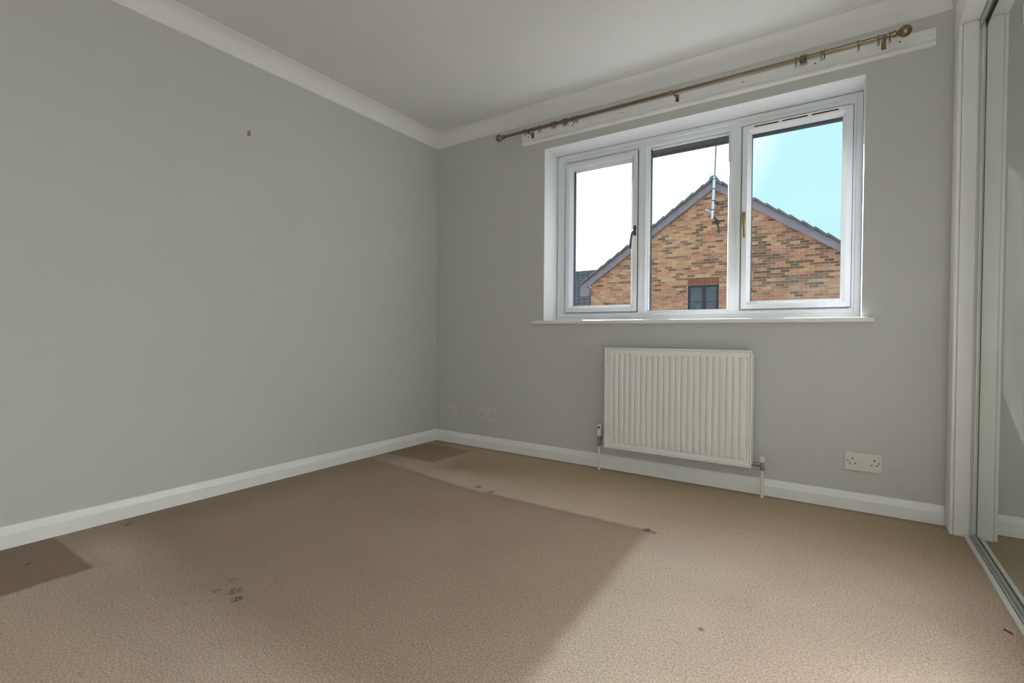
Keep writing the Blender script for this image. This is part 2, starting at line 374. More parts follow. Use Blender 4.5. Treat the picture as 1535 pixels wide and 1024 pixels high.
# sill board with rounded nose and horns
b = MB()
pl = [(0.890, -0.0005), (0.890, -0.036), (2.744, -0.036), (2.744, -0.0005)]
b.prism([(x, y, 0.891) for x, y in pl], [(x, y, 0.916) for x, y in pl])
bmesh.ops.bevel(b.bm, geom=[e for e in b.bm.edges if all(v.co.y < -0.03 for v in e.verts)], offset=0.010, segments=4, affect='EDGES', profile=0.5)
b.box(HX0 + 0.0005, HX1 - 0.0005, -0.0005, YF, 0.8915, 0.916)
b.build('window_sill', M['gloss'], w1, smooth=40)
FX0, FX1, FZ0, FZ1 = HX0 + t, HX1 - t, 0.9165, HZ1 - t
Y1 = 0.245
def ring(b, x0, x1, z0, z1, wl, wr, wb, wt, y0, y1, bev=0.0):
    """rectangular frame whose four members meet in mitres"""
    o = [(x0, z0), (x1, z0), (x1, z1), (x0, z1)]; i = [(x0 + wl, z0 + wb), (x1 - wr, z0 + wb), (x1 - wr, z1 - wt), (x0 + wl, z1 - wt)]
    for k in range(4):
        n = (k + 1) % 4
        a = [(o[k][0], y0 + bev, o[k][1]), (i[k][0], y0 + bev, i[k][1]), (i[k][0], y1, i[k][1]), (o[k][0], y1, o[k][1])]
        c = [(o[n][0], y0 + bev, o[n][1]), (i[n][0], y0 + bev, i[n][1]), (i[n][0], y1, i[n][1]), (o[n][0], y1, o[n][1])]
        b.prism(a, c)
def member(b, x0, x1, z0, z1, wd, y0, y1, prof):
    """mitred frame of one profile [(u 0..1 from outside to inside, y)]"""
    def corner(k):
        u = [(x0, z0, 1, 1), (x1, z0, -1, 1), (x1, z1, -1, -1), (x0, z1, 1, -1)][k]
        pts = [(u[0] + u[2] * wd * q, yy, u[1] + u[3] * wd * q) for q, yy in prof]
        pts += [(u[0] + u[2] * wd * prof[-1][0], y1, u[1] + u[3] * wd * prof[-1][0]), (u[0], y1, u[1])]
        return pts
    for k in range(4): b.prism(corner(k), corner((k + 1) % 4))
fp = [(0, YF + .003), (0.06, YF), (0.42, YF), (0.48, YF + .006), (0.80, YF + .006), (0.86, YF + .012), (1.0, YF + .014)]
b = MB(); member(b, FX0, FX1, FZ0, FZ1, 0.062, YF, Y1, fp)
b.build('window_frame', M['upvc'], w1)
XA0, XA1, XB0, XB1 = 1.536, 1.598, 2.072, 2.136      # the two mullions
for (a0, a1, side) in ((XA0, XA1, 1), (XB0, XB1, -1)):
    b = MB(); z0, z1 = FZ0 + 0.050, FZ1 - 0.050
    b.prism([(a0, YF + .012, z0), (a0 + .008, YF + .002, z0), (a1 - .012, YF + .002, z0), (a1, YF + .012, z0), (a1, Y1, z0), (a0, Y1, z0)],
            [(a0, YF + .012, z1), (a0 + .008, YF + .002, z1), (a1 - .012, YF + .002, z1), (a1, YF + .012, z1), (a1, Y1, z1), (a0, Y1, z1)])
    b.box((a0 + .004) if side > 0 else (a1 - .022), (a0 + .022) if side > 0 else (a1 - .004), YF - .001, YF + .004, z0 + .004, z1 - .004, 0.0015)
    b.build('mullion', M['upvc'], w1)
def glazing(parent, x0, x1, z0, z1, yg):
    """pane and its dark edge seal, hidden behind the beads"""
    p = MB().box(x0 - .004, x1 + .004, yg, yg + .004, z0 - .004, z1 + .004).build('pane', M['glass'], parent)
    g = MB(); member(g, x0 - .006, x1 + .006, z0 - .006, z1 + .006, .0065, yg + .005, yg + .040, [(0, yg + .0045), (1, yg + .0045)])
    g.build('gasket', M['gasket'], parent)
    return p
# fixed centre light
GZ0, GZ1 = 0.972, 2.000
b = MB(); member(b, XA1 - .001, XB0 + .001, GZ0 - .008, GZ1 + .008, .010, YF, YF + .03, [(0, YF + .010), (0.5, YF + .012), (1, YF + .022)])
b.build('glazing_bead', M['upvc'], w1)
glazing(w1, XA1 + .009, XB0 - .009, GZ0 + .002, GZ1 - .002, YF + .024)
def sash(x0, x1, z0, z1, wd, wdb):
    pr = [(0, YF - .002), (0.05, YF - .005), (0.55, YF - .005), (0.62, YF - .003), (0.80, YF + .006), (1.0, YF + .016)]
    b = MB(); member(b, x0, x1, z0, z1, wd, YF, YF + .052, pr)
    s = b.build('sash', M['upvc'], w1); WL[s.name] = Vector((0, 0, 0)); s.matrix_parent_inverse = Matrix.Translation(-Vector(w1.location))
    glazing(s, x0 + wd, x1 - wd, z0 + wdb, z1 - wdb, YF + .020)
    g = MB(); member(g, x0 - .0022, x1 + .0022, z0 - .0022, z1 + .0022, .0021, YF + .003, YF + .02, [(0, YF + .003), (1, YF + .003)])
    g.build('sash_gap_shade', M['dark'], s)  # black strip standing in for the shade in the gap round the sash
    return s
sl = sash(1.029, 1.533, 0.975, 1.989, 0.045, 0.042)
sr = sash(2.139, 2.652, 0.975, 1.997, 0.045, 0.045)
# trickle vent on the right sash
v = MB().box(2.183, 2.610, YF - .022, YF - .0055, 1.966, 1.991, 0.003, 2).build('trickle_vent', M['vent'], sr)
b = MB()
for k in range(3): b.box(2.200 + k * .136, 2.318 + k * .136, YF - .0228, YF - .0218, 1.975, 1.9815)
b.build('vent_slots', M['dark'], sr)
# handles
def handle(parent, cx, zt, m, side):
    b = MB(); y = YF - .005
    b.box(cx - .009, cx + .009, y - .010, y, zt - .062, zt, 0.003)
    b.lathe((cx, y - .009, zt - .040), (0, -1, 0), [(0, .0085), (.012, .0085), (.016, .0095), (.026, .0095), (.029, .007)], 16)
    pts = [(cx, y - .029, zt - .040), (cx + side * .006, y - .036, zt - .052), (cx + side * .010, y - .040, zt - .075), (cx + side * .013, y - .042, zt - .105), (cx + side * .015, y - .040, zt - .150)]
    b.tube(pts, [.0075, .0075, .0065, .0065, .0072], 12)
    h = b.build('handle', m, parent, smooth=45)
    MB().lathe((cx, y - .0095, zt - .040), (0, -1, 0), [(0, .0105), (.004, .0105), (.005, .009)], 16).build('handle_boss', M['bronze'], parent, smooth=40)
    return h
handle(sl, 1.521, 1.516, M['bronze'], -1)['label'] = 'dark bronze window handle'
handle(sr, 2.152, 1.518, M['brass'], 0.6)['label'] = 'golden brass window handle'

# eave of this house above the window, outside
eave = MB(); eave.box(-0.6, W + 0.6, 0.282, 0.75, 2.150, 2.165); eave.box(-0.6, W + 0.6, 0.75, 0.775, 2.135, 2.32)
eave.build('eave_soffit', M['brown'], label='dark brown soffit seen through the top of the middle window', **ST)

# ------------------------------------------------------------------ wardrobe: lining, tracks, mirrored doors
XM = 3.075
wd = empty('wardrobe_frame', (3.03, -0.07, 0), label='white painted wardrobe lining with jamb, header and sliding door tracks on the right wall', category='wardrobe frame')
b = MB(); b.box(3.018, 3.067, -0.130, -0.001, 0, 2.112, 0.002, 2); b.build('jamb', M['gloss'], wd)
b = MB(); b.box(XW, 3.0174, -0.128, -0.0195, 0.0, 2.112, 0.004, 3); b.build('jamb_moulding', M['gloss'], wd, smooth=40)
b = MB(); b.box(XW, 3.067, -4.28, -0.001, 2.113, 2.326, 0.002, 2); b.build('header', M['gloss'], wd)
b = MB()
b.box(3.050, 3.064, -4.2, -0.131, 0.0, 0.012, 0.0025); b.box(3.064, 3.112, -4.2, -0.131, 0.0, 0.003)
b.box(3.0685, 3.0715, -4.2, -0.131, 0.003, 0.009)
b.box(3.0995, 3.112, -4.2, -0.131, 0.003, 0.010, 0.002)
b.build('bottom_track', M['track'], wd)
MB().box(3.0642, 3.0684, -4.2, -0.131, 0.003, 0.0035).build('track_groove', M['dark'], wd)
b = MB()
b.box(3.068, 3.112, -4.2, -0.10, 2.108, 2.112); b.box(3.0678, 3.0700, -4.2, -0.10, 2.078, 2.108); b.box(3.0995, 3.102, -4.2, -0.10, 2.078, 2.108)
b.build('top_track', M['alu'], wd)
MB().box(3.068, 3.75 - .06, -0.12, -0.005, 0.0, 2.3).build('side_panel', M['gloss'], wd)

def mirror_door(y0, y1, x, lab):
    d = empty('mirror_door', (x, (y0 + y1) / 2, 0.011), label=lab, category='mirror door')
    MB().box(x, x + .004, y0 + .006, y1 - .006, 0.022, 2.098).build('mirror', M['mirror'], d)
    for k, (a, c) in enumerate(((y0, y0 + .006), (y1 - .006, y1))):
        b = MB(); b.box(x - .004, x + .016, a, c, 0.0125, 2.10, .0015); b.build('stile', M['track'], d)
    b = MB(); b.box(x - .004, x + .016, y0 + .006, y1 - .006, 0.0125, 0.021, .001); b.build('bottom_rail', M['alu'], d)
    b = MB(); b.box(x - .004, x + .016, y0 + .006, y1 - .006, 2.0985, 2.106, .001); b.build('top_rail', M['alu'], d)
    MB().box(x + .0045, x + .010, y0 + .006, y1 - .006, 0.022, 2.098).build('backing_board', M['brown'], d)
mirror_door(-1.10, -0.1325, XM + .004, 'sliding wardrobe door with full-height mirror next to the white jamb')
mirror_door(-2.10, -1.102, XM + .004, 'second mirrored wardrobe door, out of frame towards the camera')
mirror_door(-3.10, -2.102, XM + .004, 'third mirrored wardrobe door, beside the camera')
mirror_door(-4.10, -3.102, XM + .004, 'fourth mirrored wardrobe door, behind the camera')

# ------------------------------------------------------------------ curtain pole, board and rings
bd = empty('pole_board', (1.865, -0.01, 2.105), label='white moulded mounting board on the wall above the window, behind the curtain pole', category='board')
prof = [(0, 2.105), (0.014, 2.105), (0.019, 2.109), (0.021, 2.116), (0.019, 2.124), (0.014, 2.128), (0.012, 2.1295), (0.012, 2.131), (0.016, 2.133), (0.016, 2.181), (0.014, 2.184), (0, 2.184)]
MB().prism([(0.787, -o, z) for o, z in prof], [(2.944, -o, z) for o, z in prof]).build('board', M['gloss'], bd)
for x in (0.840, 1.169, 1.501, 2.168, 2.492, 2.818):
    MB().lathe((x, -0.0155, 2.158), (0, -1, 0), [(0, .0035), (.001, .0035)], 10).build('screw_hole', M['dark'], bd)
PY, PZ = -0.080, 2.170
cpole = empty('curtain_pole', (1.735, PY, PZ), label='antique brass telescopic curtain pole with ball finials above the window', category='curtain pole')
MB().tube([(0.672, PY, PZ), (1.812, PY, PZ)], .0095, 20).build('pole', M['oldbrass'], cpole, smooth=40)
MB().tube([(1.8125, PY, PZ), (2.795, PY, PZ)], .0080, 20).build('pole', M['oldbrass'], cpole, smooth=40)
MB().lathe((1.802, PY, PZ), (1, 0, 0), [(0, .0096), (.002, .0118), (.012, .0118), (.016, .0096), (.018, .0082)], 20).build('joint_collar', M['oldbrass'], cpole, smooth=40)
def finial(x, sgn, r):
    pr = [(0, .0098), (.002, .013), (.010, .013), (.013, .0085), (.016, .0080), (.019, .011), (.021, .011)]
    c = .021 + r * .92
    for i in range(1, 14):
        th = math.pi * (0.13 + 0.87 * i / 13)
        pr.append((c - r * math.cos(th), r * math.sin(th)))
    MB().lathe((x, PY, PZ), (sgn, 0, 0), pr, 28).build('finial', M['oldbrass'], cpole, smooth=50)
finial(0.683, -1, .0235); finial(2.789, 1, .0245)
for x, xo in ((0.875, 0.0), (1.830, 0.0), (2.760, 0.0)):
    b = MB()
    b.box(x - .009, x + .009, -.0205, -.0165, 2.140, 2.180, .001)
    b.obox((x, -.048, 2.158), (1, 0, 0), (0, 1, 0), (0, 0, 1), (.0045, .0285, .0022))
    b.obox((x, -.079, 2.1570), (1, 0, 0), (0, 1, 0), (0, 0, 1), (.0065, .013, .0030))
    b.obox((x, -.0925, 2.163), (1, 0, 0), (0, 1, 0), (0, 0, 1), (.0065, .0015, .009))
    b.build('bracket', M['oldbrass'], cpole)
ring_x = [(0.852, 'curtain ring beside the left bracket, nearest the left finial'), (0.962, 'single curtain ring just right of the left bracket'),
 (1.057, 'left ring of the first close pair on the left part of the pole'), (1.078, 'right ring of the first close pair on the left part of the pole'),
 (1.138, 'left ring of the middle bunch on the left part of the pole'), (1.149, 'middle ring of the bunch on the left part of the pole'), (1.159, 'right ring of the middle bunch on the left part of the pole'),
 (1.213, 'left ring of the last pair before the bare left part of the pole'), (1.234, 'last ring before the long bare part of the pole'),
 (2.415, 'first ring after the long bare part of the pole, left of the right bunch'), (2.434, 'leftmost ring of the tight bunch on the right part'), (2.442, 'second ring of the tight bunch on the right part'),
 (2.450, 'third ring of the tight bunch on the right part'), (2.458, 'rightmost ring of the tight bunch on the right part'),
 (2.520, 'left ring of the pair right of the tight bunch'), (2.532, 'right ring of the pair right of the tight bunch'),
 (2.664, 'single ring halfway between the right pair and the right bracket'), (2.738, 'ring touching the left side of the right bracket'), (2.779, 'ring between the right bracket and the right finial')]
rm = MB().torus((0, 0, 0), (0, 1, 0), (0, 0, 1), .0172, .0026, 24, 8).mesh('curtain_ring', M['oldbrass'], 60)
em = MB().torus((0, 0, -.0245), (1, 0, 0), (0, 0, 1), .0048, .0015, 12, 6).mesh('eyelet', M['oldbrass'], 60)
gm = MB().tube([(0, 0, -.0285), (0, -.002, -.035), (0, -.001, -.041), (0, .003, -.041)], .0013, 8).mesh('hook', M['vent'], 60)
for x, lab in ring_x:
    rr = .0095 if x < 1.8 else .008
    r = bpy.data.objects.new('curtain_ring', rm); COL.objects.link(r); r.location = (x, PY, PZ + rr - .0146 + .0002)
    r.rotation_euler = (random.uniform(-.12, .12), 0, random.uniform(-.10, .10))
    r['label'] = 'brass ' + lab; r['category'] = 'curtain ring'; r['group'] = 'brass curtain rings on the pole'
    for nme, me in (('eyelet', em), ('hook', gm)):
        e = bpy.data.objects.new(nme, me); COL.objects.link(e); e.parent = r

# ------------------------------------------------------------------ radiator
RXL, RXR, RZB, RZT, RYF = 1.446, 2.247, 0.152, 0.750, -0.110
rad = empty('radiator', (1.846, -0.07, RZB), label='white ribbed panel radiator on the wall under the window', category='radiator')
b = MB()
# pressed front sheet: channels as a height field
nch = 23; mx = .026; pitch = (RXR - RXL - 2 * mx) / nch
xs = [RXL + .004, RXL + .010, RXL + .013]; ys = [0.0, 0.0, 0.0035]
xs_prof = [(RXL, 0.006), (RXL + .002, -0.001), (RXL + .0075, -0.001), (RXL + .0095, 0.0075), (RXL + .0130, 0.0035), (RXL + mx - .006, 0.0035)]
for i in range(nch):
    a = RXL + mx + i * pitch
    xs_prof += [(a + pitch * .02, .0035), (a + pitch * .10, .0005), (a + pitch * .22, -.0010), (a + pitch * .68, -.0010), (a + pitch * .78, .0010), (a + pitch * .84, .0115), (a + pitch * .96, .0115)]
xs_prof += [(RXR - mx + .006, 0.0035), (RXR - .0130, 0.0035), (RXR - .0095, 0.0075), (RXR - .0075, -0.001), (RXR - .002, -0.001), (RXR, 0.006)]
def flat(i, d):   # outside the channels the sheet is level
    return d if (i < 6 or i >= len(xs_prof) - 6) else 0.0035
zrows = [(RZB, 'e'), (RZB + .002, 't'), (RZB + .0075, 't'), (RZB + .0095, 'g'), (RZB + .0130, 'f'), (RZB + .034, 'f'), (RZB + .042, 'c'), (RZT - .046, 'c'), (RZT - .038, 'f'),
         (RZT - .0130, 'f'), (RZT - .0095, 'g'), (RZT - .0075, 't'), (RZT - .002, 't'), (RZT, 'e')]
grid = []
for z, k in zrows:
    row = []
    for i, (x, d) in enumerate(xs_prof):
        if k == 'e': dd = 0.006
        elif k == 't': dd = d if i in (0, len(xs_prof) - 1) else -0.001
        elif k == 'g': dd = d if i < 4 or i >= len(xs_prof) - 4 else 0.0075
        elif k == 'f': dd = flat(i, d)
        else: dd = d
        row.append(b.bm.verts.new((x, RYF + dd, z)))
    grid.append(row)
for a, c in zip(grid, grid[1:]):
    for i in range(len(a) - 1): b.bm.faces.new((a[i], a[i + 1], c[i + 1], c[i]))
# returns of the sheet to make it solid
back = [[b.bm.verts.new((x, RYF + .012, z)) for x in (RXL, RXR)] for z in (RZB, RZT)]
def side(line, p, q): b.bm.faces.new([*line, q, p])
side(grid[0], back[0][0], back[0][1]); side(list(reversed(grid[-1])), back[1][1], back[1][0])
side([r[0] for r in reversed(grid)], back[1][0], back[0][0]); side([r[-1] for r in grid], back[0][1], back[1][1])
b.bm.faces.new((back[0][0], back[1][0], back[1][1], back[0][1]))
b.build('front_panel', M['radiator'], rad, smooth=25)
MB().box(RXL + .012, RXR - .012, -.042, -.036, RZB + .01, RZT - .012, .002).build('back_panel', M['radiator'], rad)
for x0 in (RXL + .0015, RXR - .0065):
    MB().box(x0, x0 + .005, RYF + .0125, -.034, RZB + .012, RZT - .016, .0015).build('side_panel', M['radiator'], rad)
b = MB(); b.box(RXL + .007, RXR - .007, RYF + .0125, RYF + .020, RZT - .006, RZT - .002); b.box(RXL + .007, RXR - .007, -.044, -.036, RZT - .006, RZT - .002)
k = 0
x = RXL + .012
while x < RXR - .014:
    b.box(x, x + .0025, RYF + .020, -.044, RZT - .006, RZT - .002); x += .0085
b.build('top_grille', M['radiator'], rad)
MB().box(RXL + .03, RXR - .03, -.085, -.055, RZB + .03, RZT - .06).build('convector_fins', M['dark'], rad)
for x in (1.60, 2.09):
    MB().box(x - .012, x + .012, -.0355, -.001, .25, .62).build('wall_bracket', M['radiator'], rad)
PYv = -.062
# left: thermostatic valve
def sub(o): WL[o.name] = Vector((0, 0, 0)); return o
vL = sub(MB().lathe((1.397, PYv, .146), (0, 0, 1), [(0, .0125), (.014, .0135), (.016, .009), (.034, .009), (.038, .0125), (.052, .0145), (.062, .0145), (.064, .011)], 18).build('thermostatic_valve', M['chrome'], rad, smooth=35))
MB().lathe((1.397, PYv, .2105), (0, 0, 1), [(0, .0135), (.004, .0165), (.030, .0165), (.034, .0150), (.062, .0150), (.067, .012)], 20).build('valve_cap', M['pipe'], vL, smooth=35, label='cream thermostat cap')
MB().box(1.394, 1.404, PYv - .0158, PYv - .0145, .255, .268).build('cap_window', M['dark'], vL)
MB().lathe((1.406, PYv, .172), (1, 0, 0), [(0, .007), (.010, .007), (.012, .0125), (.024, .0125), (.026, .009), (.045, .009)], 16).build('union_nut', M['chrome'], vL, smooth=35)
MB().tube([(1.397, PYv, 0.0), (1.397, PYv, .146)], .0078, 16).build('pipe', M['pipe'], rad, smooth=40)
# right: lockshield valve
vR = sub(MB().lathe((2.291, PYv, .140), (0, 0, 1), [(0, .012), (.013, .013), (.015, .009), (.034, .009), (.036, .0105), (.040, .0105)], 18).build('lockshield_valve', M['chrome'], rad, smooth=35))
MB().lathe((2.291, PYv, .1805), (0, 0, 1), [(0, .0105), (.003, .0118), (.024, .0112), (.028, .009)], 18).build('valve_cap', M['pipe'], vR, smooth=35, label='cream lockshield cap')
MB().lathe((2.2825, PYv, .166), (-1, 0, 0), [(0, .007), (.008, .007), (.011, .0125), (.024, .0125), (.026, .009), (.040, .009)], 16).build('union_nut', M['chrome'], vR, smooth=35)
MB().tube([(2.291, PYv, 0.0), (2.291, PYv, .140)], .0078, 16).build('pipe', M['pipe'], rad, smooth=40)

# ------------------------------------------------------------------ sockets
def double_socket(cx, cz, m, lab):
    o = empty('double_socket', (cx, 0, cz - .043), label=lab, category='socket')
    MB().box(cx - .073, cx + .073, -.0095, -.0004, cz - .043, cz + .043, .0025, 3).build('faceplate', m, o)
    for s in (-1, 1):
        MB().box(cx + s * .0105 - .0055, cx + s * .0105 + .0055, -.0125, -.0097, cz + .004, cz + .026, .0012).build('rocker_switch', m, o)
        px = cx + s * .0415
        for (dx, dz, a, c) in ((0, .014, .0022, .0042), (-.011, -.0085, .0036, .0021), (.011, -.0085, .0036, .0021)):
            MB().box(px + dx - a, px + dx + a, -.0102, -.0096, cz + dz - c, cz + dz + c).build('pin_hole', M['dark'], o)
        MB().lathe((cx + s * .0605, -.0096, cz + .003), (0, -1, 0), [(0, .003), (.0006, .003)], 10).build('screw', M['dark'], o)
double_socket(0.500, .242, M['socket_old'], 'white double socket low on the wall left of the radiator')
double_socket(2.712, .231, M['socket'], 'white double socket with two switches right of the radiator')
o = empty('aerial_socket', (0.180, 0, .209), label='small square aerial faceplate low on the wall beside the room corner', category='socket')
MB().box(.137, .223, -.009, -.0004, .209, .295, .0025, 3).build('faceplate', M['socket_old'], o)
MB().lathe((.180, -.0091, .252), (0, -1, 0), [(0, .0075), (.003, .0070), (.004, .004)], 16).build('aerial_port', M['socket_old'], o)
for s in (-1, 1): MB().lathe((.180 + s * .030, -.0091, .252), (0, -1, 0), [(0, .003), (.0006, .003)], 10).build('screw', M['dark'], o)

# picture hook on the left wall
o = empty('picture_hook', (0, -1.459, 1.877), label='tiny brass picture hook high on the bare left wall', category='hook')
b = MB(); b.box(.0003, .0015, -1.467, -1.451, 1.864, 1.886, .0004); b.tube([(.0015, -1.459, 1.870), (.006, -1.459, 1.866), (.009, -1.459, 1.868), (.0095, -1.459, 1.873)], .0013, 8)
b.build('hook_plate', M['brass'], o)
MB().tube([(.0, -1.459, 1.886), (.012, -1.4575, 1.889)], .0012, 8).build('nail', M['dark'], o)

# a crumb of debris on the carpet
b = MB(); b.prism([(3.014, -0.937, .001), (3.016, -0.935, .005), (3.017, -0.940, .001)], [(3.026, -0.952, .001), (3.030, -0.950, .004), (3.031, -0.955, .001)])
o = b.build('wood_sliver', M['debris']); o['label'] = 'small rusty brown sliver of debris on the carpet beside the wardrobe track'; o['category'] = 'debris'

# made-up stand under the added fill light, unseen behind the camera
o = empty('fill_lamp', (FILL_POS[0], FILL_POS[1], 0), label='added fill lamp on a low white stand, unseen behind the camera', category='lamp')
MB().lathe((FILL_POS[0], FILL_POS[1], 0), (0, 0, 1), [(0, .13), (.015, .13), (.025, .03), (.03, .012)], 28).build('base', M['vent'], o, smooth=30)
MB().tube([(FILL_POS[0], FILL_POS[1], .0301), (FILL_POS[0], FILL_POS[1], FILL_POS[2] - .157)], .011, 14).build('pole', M['vent'], o, smooth=40)
MB().lathe((FILL_POS[0], FILL_POS[1], FILL_POS[2] - .1565), (0, 0, 1), [(0, .03), (.004, .03)], 20).build('collar', M['vent'], o)

# ------------------------------------------------------------------ outside: gable house
MB().box(-40, 45, 0.6, 60, -2.75, -2.65).build('lawn', M['grass'], kind='structure')
GY = 12.44; X0 = -0.60; SL = 0.675; ZT = 5.40; GL, GR = -4.48, 3.28
ga = empty('gable_house', (X0, GY, -2.65), label='brick gable end of the neighbouring house with tiled roof, across the gap', category='house')
zt = lambda x: ZT - SL * abs(x - X0)
WX0, WX1, WZ0, WZ1 = -1.318, -0.430, 1.25, 2.315
# mortar backing, window opening left free
def wallpoly(b, pts, y0, y1): b.prism([(x, y0, z) for x, z in pts], [(x, y1, z) for x, z in pts])
b = MB(); off = .28
wallpoly(b, [(GL, -2.65), (WX0, -2.65), (WX0, zt(WX0) - off), (GL, zt(GL) - off)], GY + .006, GY + .2)
wallpoly(b, [(WX1, -2.65), (GR, -2.65), (GR, zt(GR) - off), (WX1, zt(WX1) - off)], GY + .006, GY + .2)
wallpoly(b, [(WX0, -2.65), (WX1, -2.65), (WX1, WZ0), (WX0, WZ0)], GY + .006, GY + .2)
wallpoly(b, [(WX0, WZ1), (WX1, WZ1), (WX1, zt(WX1) - off), (X0, ZT - off), (WX0, zt(WX0) - off)], GY + .006, GY + .2)
b.build('mortar_wall', M['mortar'], ga)
# bricks, 215 x 65 mm on a 225 x 75 mm bond
bricks = []
row = 0; z = -0.59
while z < ZT - .3:
    x = GL + (0.1125 if row % 2 else 0)
    while x < GR - .02:
        x1 = min(x + .215, GR); xa = x
        zc = z + .0325
        if zc < zt((xa + x1) / 2) - .24 and not (z + .065 > WZ0 and z < WZ1 + .225 and x1 > WX0 and xa < WX1):
            bricks.append((xa, x1, z))
        elif zc < zt((xa + x1) / 2) - .24 and z + .065 > WZ0 and z < WZ1 + .225:
            if xa < WX0 < x1 and WX0 - xa > .03: bricks.append((xa, WX0 - .006, z))
            elif xa < WX1 < x1 and x1 - WX1 > .03: bricks.append((WX1 + .006, x1, z))
        x += .225
    if row % 2 and z < zt(GL) - .3: bricks.append((GL, GL + .1025, z))
    z += .075; row += 1
def brick_mat(xa, z):
    # dark burnt bricks gather near the right-hand verge and top left, softer ones in the middle
    wts = list(BW)
    rx = (xa - X0)
    if rx > 0.6 and 2.1 < z < 3.9: wts[5] += 10; wts[6] += 8; wts[9] += 6
    if rx < -0.6 and z > 2.4 and z < 4.3: wts[1] += 5; wts[7] += 4; wts[9] += 3; wts[5] += 1.5
    if z < 2.2: wts[2] += 4; wts[3] += 4; wts[5] -= 2; wts[6] -= 1.5
    if rx < -2.2: wts[0] += 5; wts[7] += 6; wts[3] += 3
    return random.choices(range(len(BM)), [max(0, q) for q in wts])[0]
def dist(q): return (Vector(((q[0] + q[1]) / 2, GY, q[2])) - CAM).length
vis = [q for q in bricks if q[2] > 1.50 and q[1] - q[0] > .2 and q[0] < 2.45]
vis.sort(key=dist); single = set(vis[:300])
bmesh_cache = [MB().box(-.1075, .1075, -.004, .05, -.0325, .0325).mesh('brick', m) for m in BM]
for q in vis[:300]:
    o = bpy.data.objects.new('brick', bmesh_cache[brick_mat(q[0], q[2])]); COL.objects.link(o); o.parent = ga
    o.location = Vector((q[0] + .1075, GY + random.uniform(-.002, .002), q[2] + .0325)) - Vector(ga.location)
    o.rotation_euler = (0, random.uniform(-.006, .006), 0)
vs, fs, mi = [], [], []
for q in bricks:
    if q in single: continue
    k = brick_mat(q[0], q[2]); y0 = GY - .004 + random.uniform(-.002, .002); n = len(vs)
    vs += [(q[0], y0, q[2]), (q[1], y0, q[2]), (q[1], y0, q[2] + .065), (q[0], y0, q[2] + .065), (q[0], GY + .05, q[2]), (q[1], GY + .05, q[2]), (q[1], GY + .05, q[2] + .065), (q[0], GY + .05, q[2] + .065)]
    for f in ((0, 1, 2, 3), (0, 4, 5, 1), (1, 5, 6, 2), (2, 6, 7, 3), (3, 7, 4, 0)): fs.append(tuple(n + a for a in f)); mi.append(k)
me = bpy.data.meshes.new('brickwork'); me.from_pydata(vs, [], fs)
for m in BM: me.materials.append(m)
me.polygons.foreach_set('material_index', mi)
link('brickwork', me, ga, kind='stuff')
# soldier course
nS = 12; pw = (WX1 - WX0 + .006) / nS
sm = MB().box(-pw / 2 + .005, pw / 2 - .005, -.006, .06, 0, .215).mesh('soldier_brick', M['soldier'])
for i in range(nS):
    o = bpy.data.objects.new('soldier_brick', sm); COL.objects.link(o); o.parent = ga
    o.location = Vector((WX0 - .003 + pw * (i + .5), GY, WZ1 + .008)) - Vector(ga.location)
# window in the gable
def P(b, name, m, **k): return b.build(name, m, ga, **k)
b = MB()
yw0, yw1 = GY + .03, GY + .09
b.box(WX0, WX1, yw0, yw1, WZ1 - .065, WZ1); b.box(WX0, WX1, yw0, yw1, WZ0, WZ0 + .06)
b.box(WX0, WX0 + .065, yw0, yw1, WZ0 + .06, WZ1 - .065); b.box(WX1 - .085, WX1, yw0, yw1, WZ0 + .06, WZ1 - .065); b.box(-.905, -.805, yw0, yw1, WZ0 + .06, WZ1 - .065)
fwin = P(b, 'house_window', M['fframe']); WL[fwin.name] = Vector((0, 0, 0))
b = MB(); b.box(WX0 + .065, -.905, yw0 + .01, yw1 - .01, 1.815, 1.840); b.box(-.805, WX1 - .085, yw0 + .01, yw1 - .01, 1.815, 1.840)
b.build('glazing_bar', M['fframe'], fwin)
for a, c, d, e in ((WX0 + .065, -.905, 1.84, WZ1 - .065), (WX0 + .065, -.905, WZ0 + .06, 1.815), (-.805, WX1 - .085, 1.84, WZ1 - .065), (-.805, WX1 - .085, WZ0 + .06, 1.815)):
    MB().box(a + .002, c - .002, GY + .055, GY + .06, d + .002, e - .002).build('pane', M['fglass'], fwin)
# barge boards
def slope_board(b, sgn, zo_top, zo_bot, y0, y1, xend):
    xs = X0 + sgn * xend
    a = [(X0, ZT - zo_top), (xs, zt(xs) - zo_top), (xs, zt(xs) - zo_bot), (X0, ZT - zo_bot)]
    b.prism([(x, y0, z) for x, z in a], [(x, y1, z) for x, z in a])
for sgn, xe in ((-1, 4.22), (1, 4.22)):
    b = MB(); slope_board(b, sgn, .10, .325, GY - .14, GY - .115, xe)
    slope_board(b, sgn, .10, .165, GY - .150, GY - .141, xe)
    bb = P(b, 'barge_board', M['barge'])
    b = MB(); slope_board(b, sgn, .305, .315, GY - .114, GY - .005, xe); P(b, 'verge_soffit', M['barge'])
    xe_ = X0 + sgn * 4.22
    b = MB(); b.box(min(xe_, xe_ - sgn * .34), max(xe_, xe_ - sgn * .34), GY - .145, GY + .02, zt(xe_) - .42, zt(xe_) - .16); P(b, 'eave_box', M['barge'])
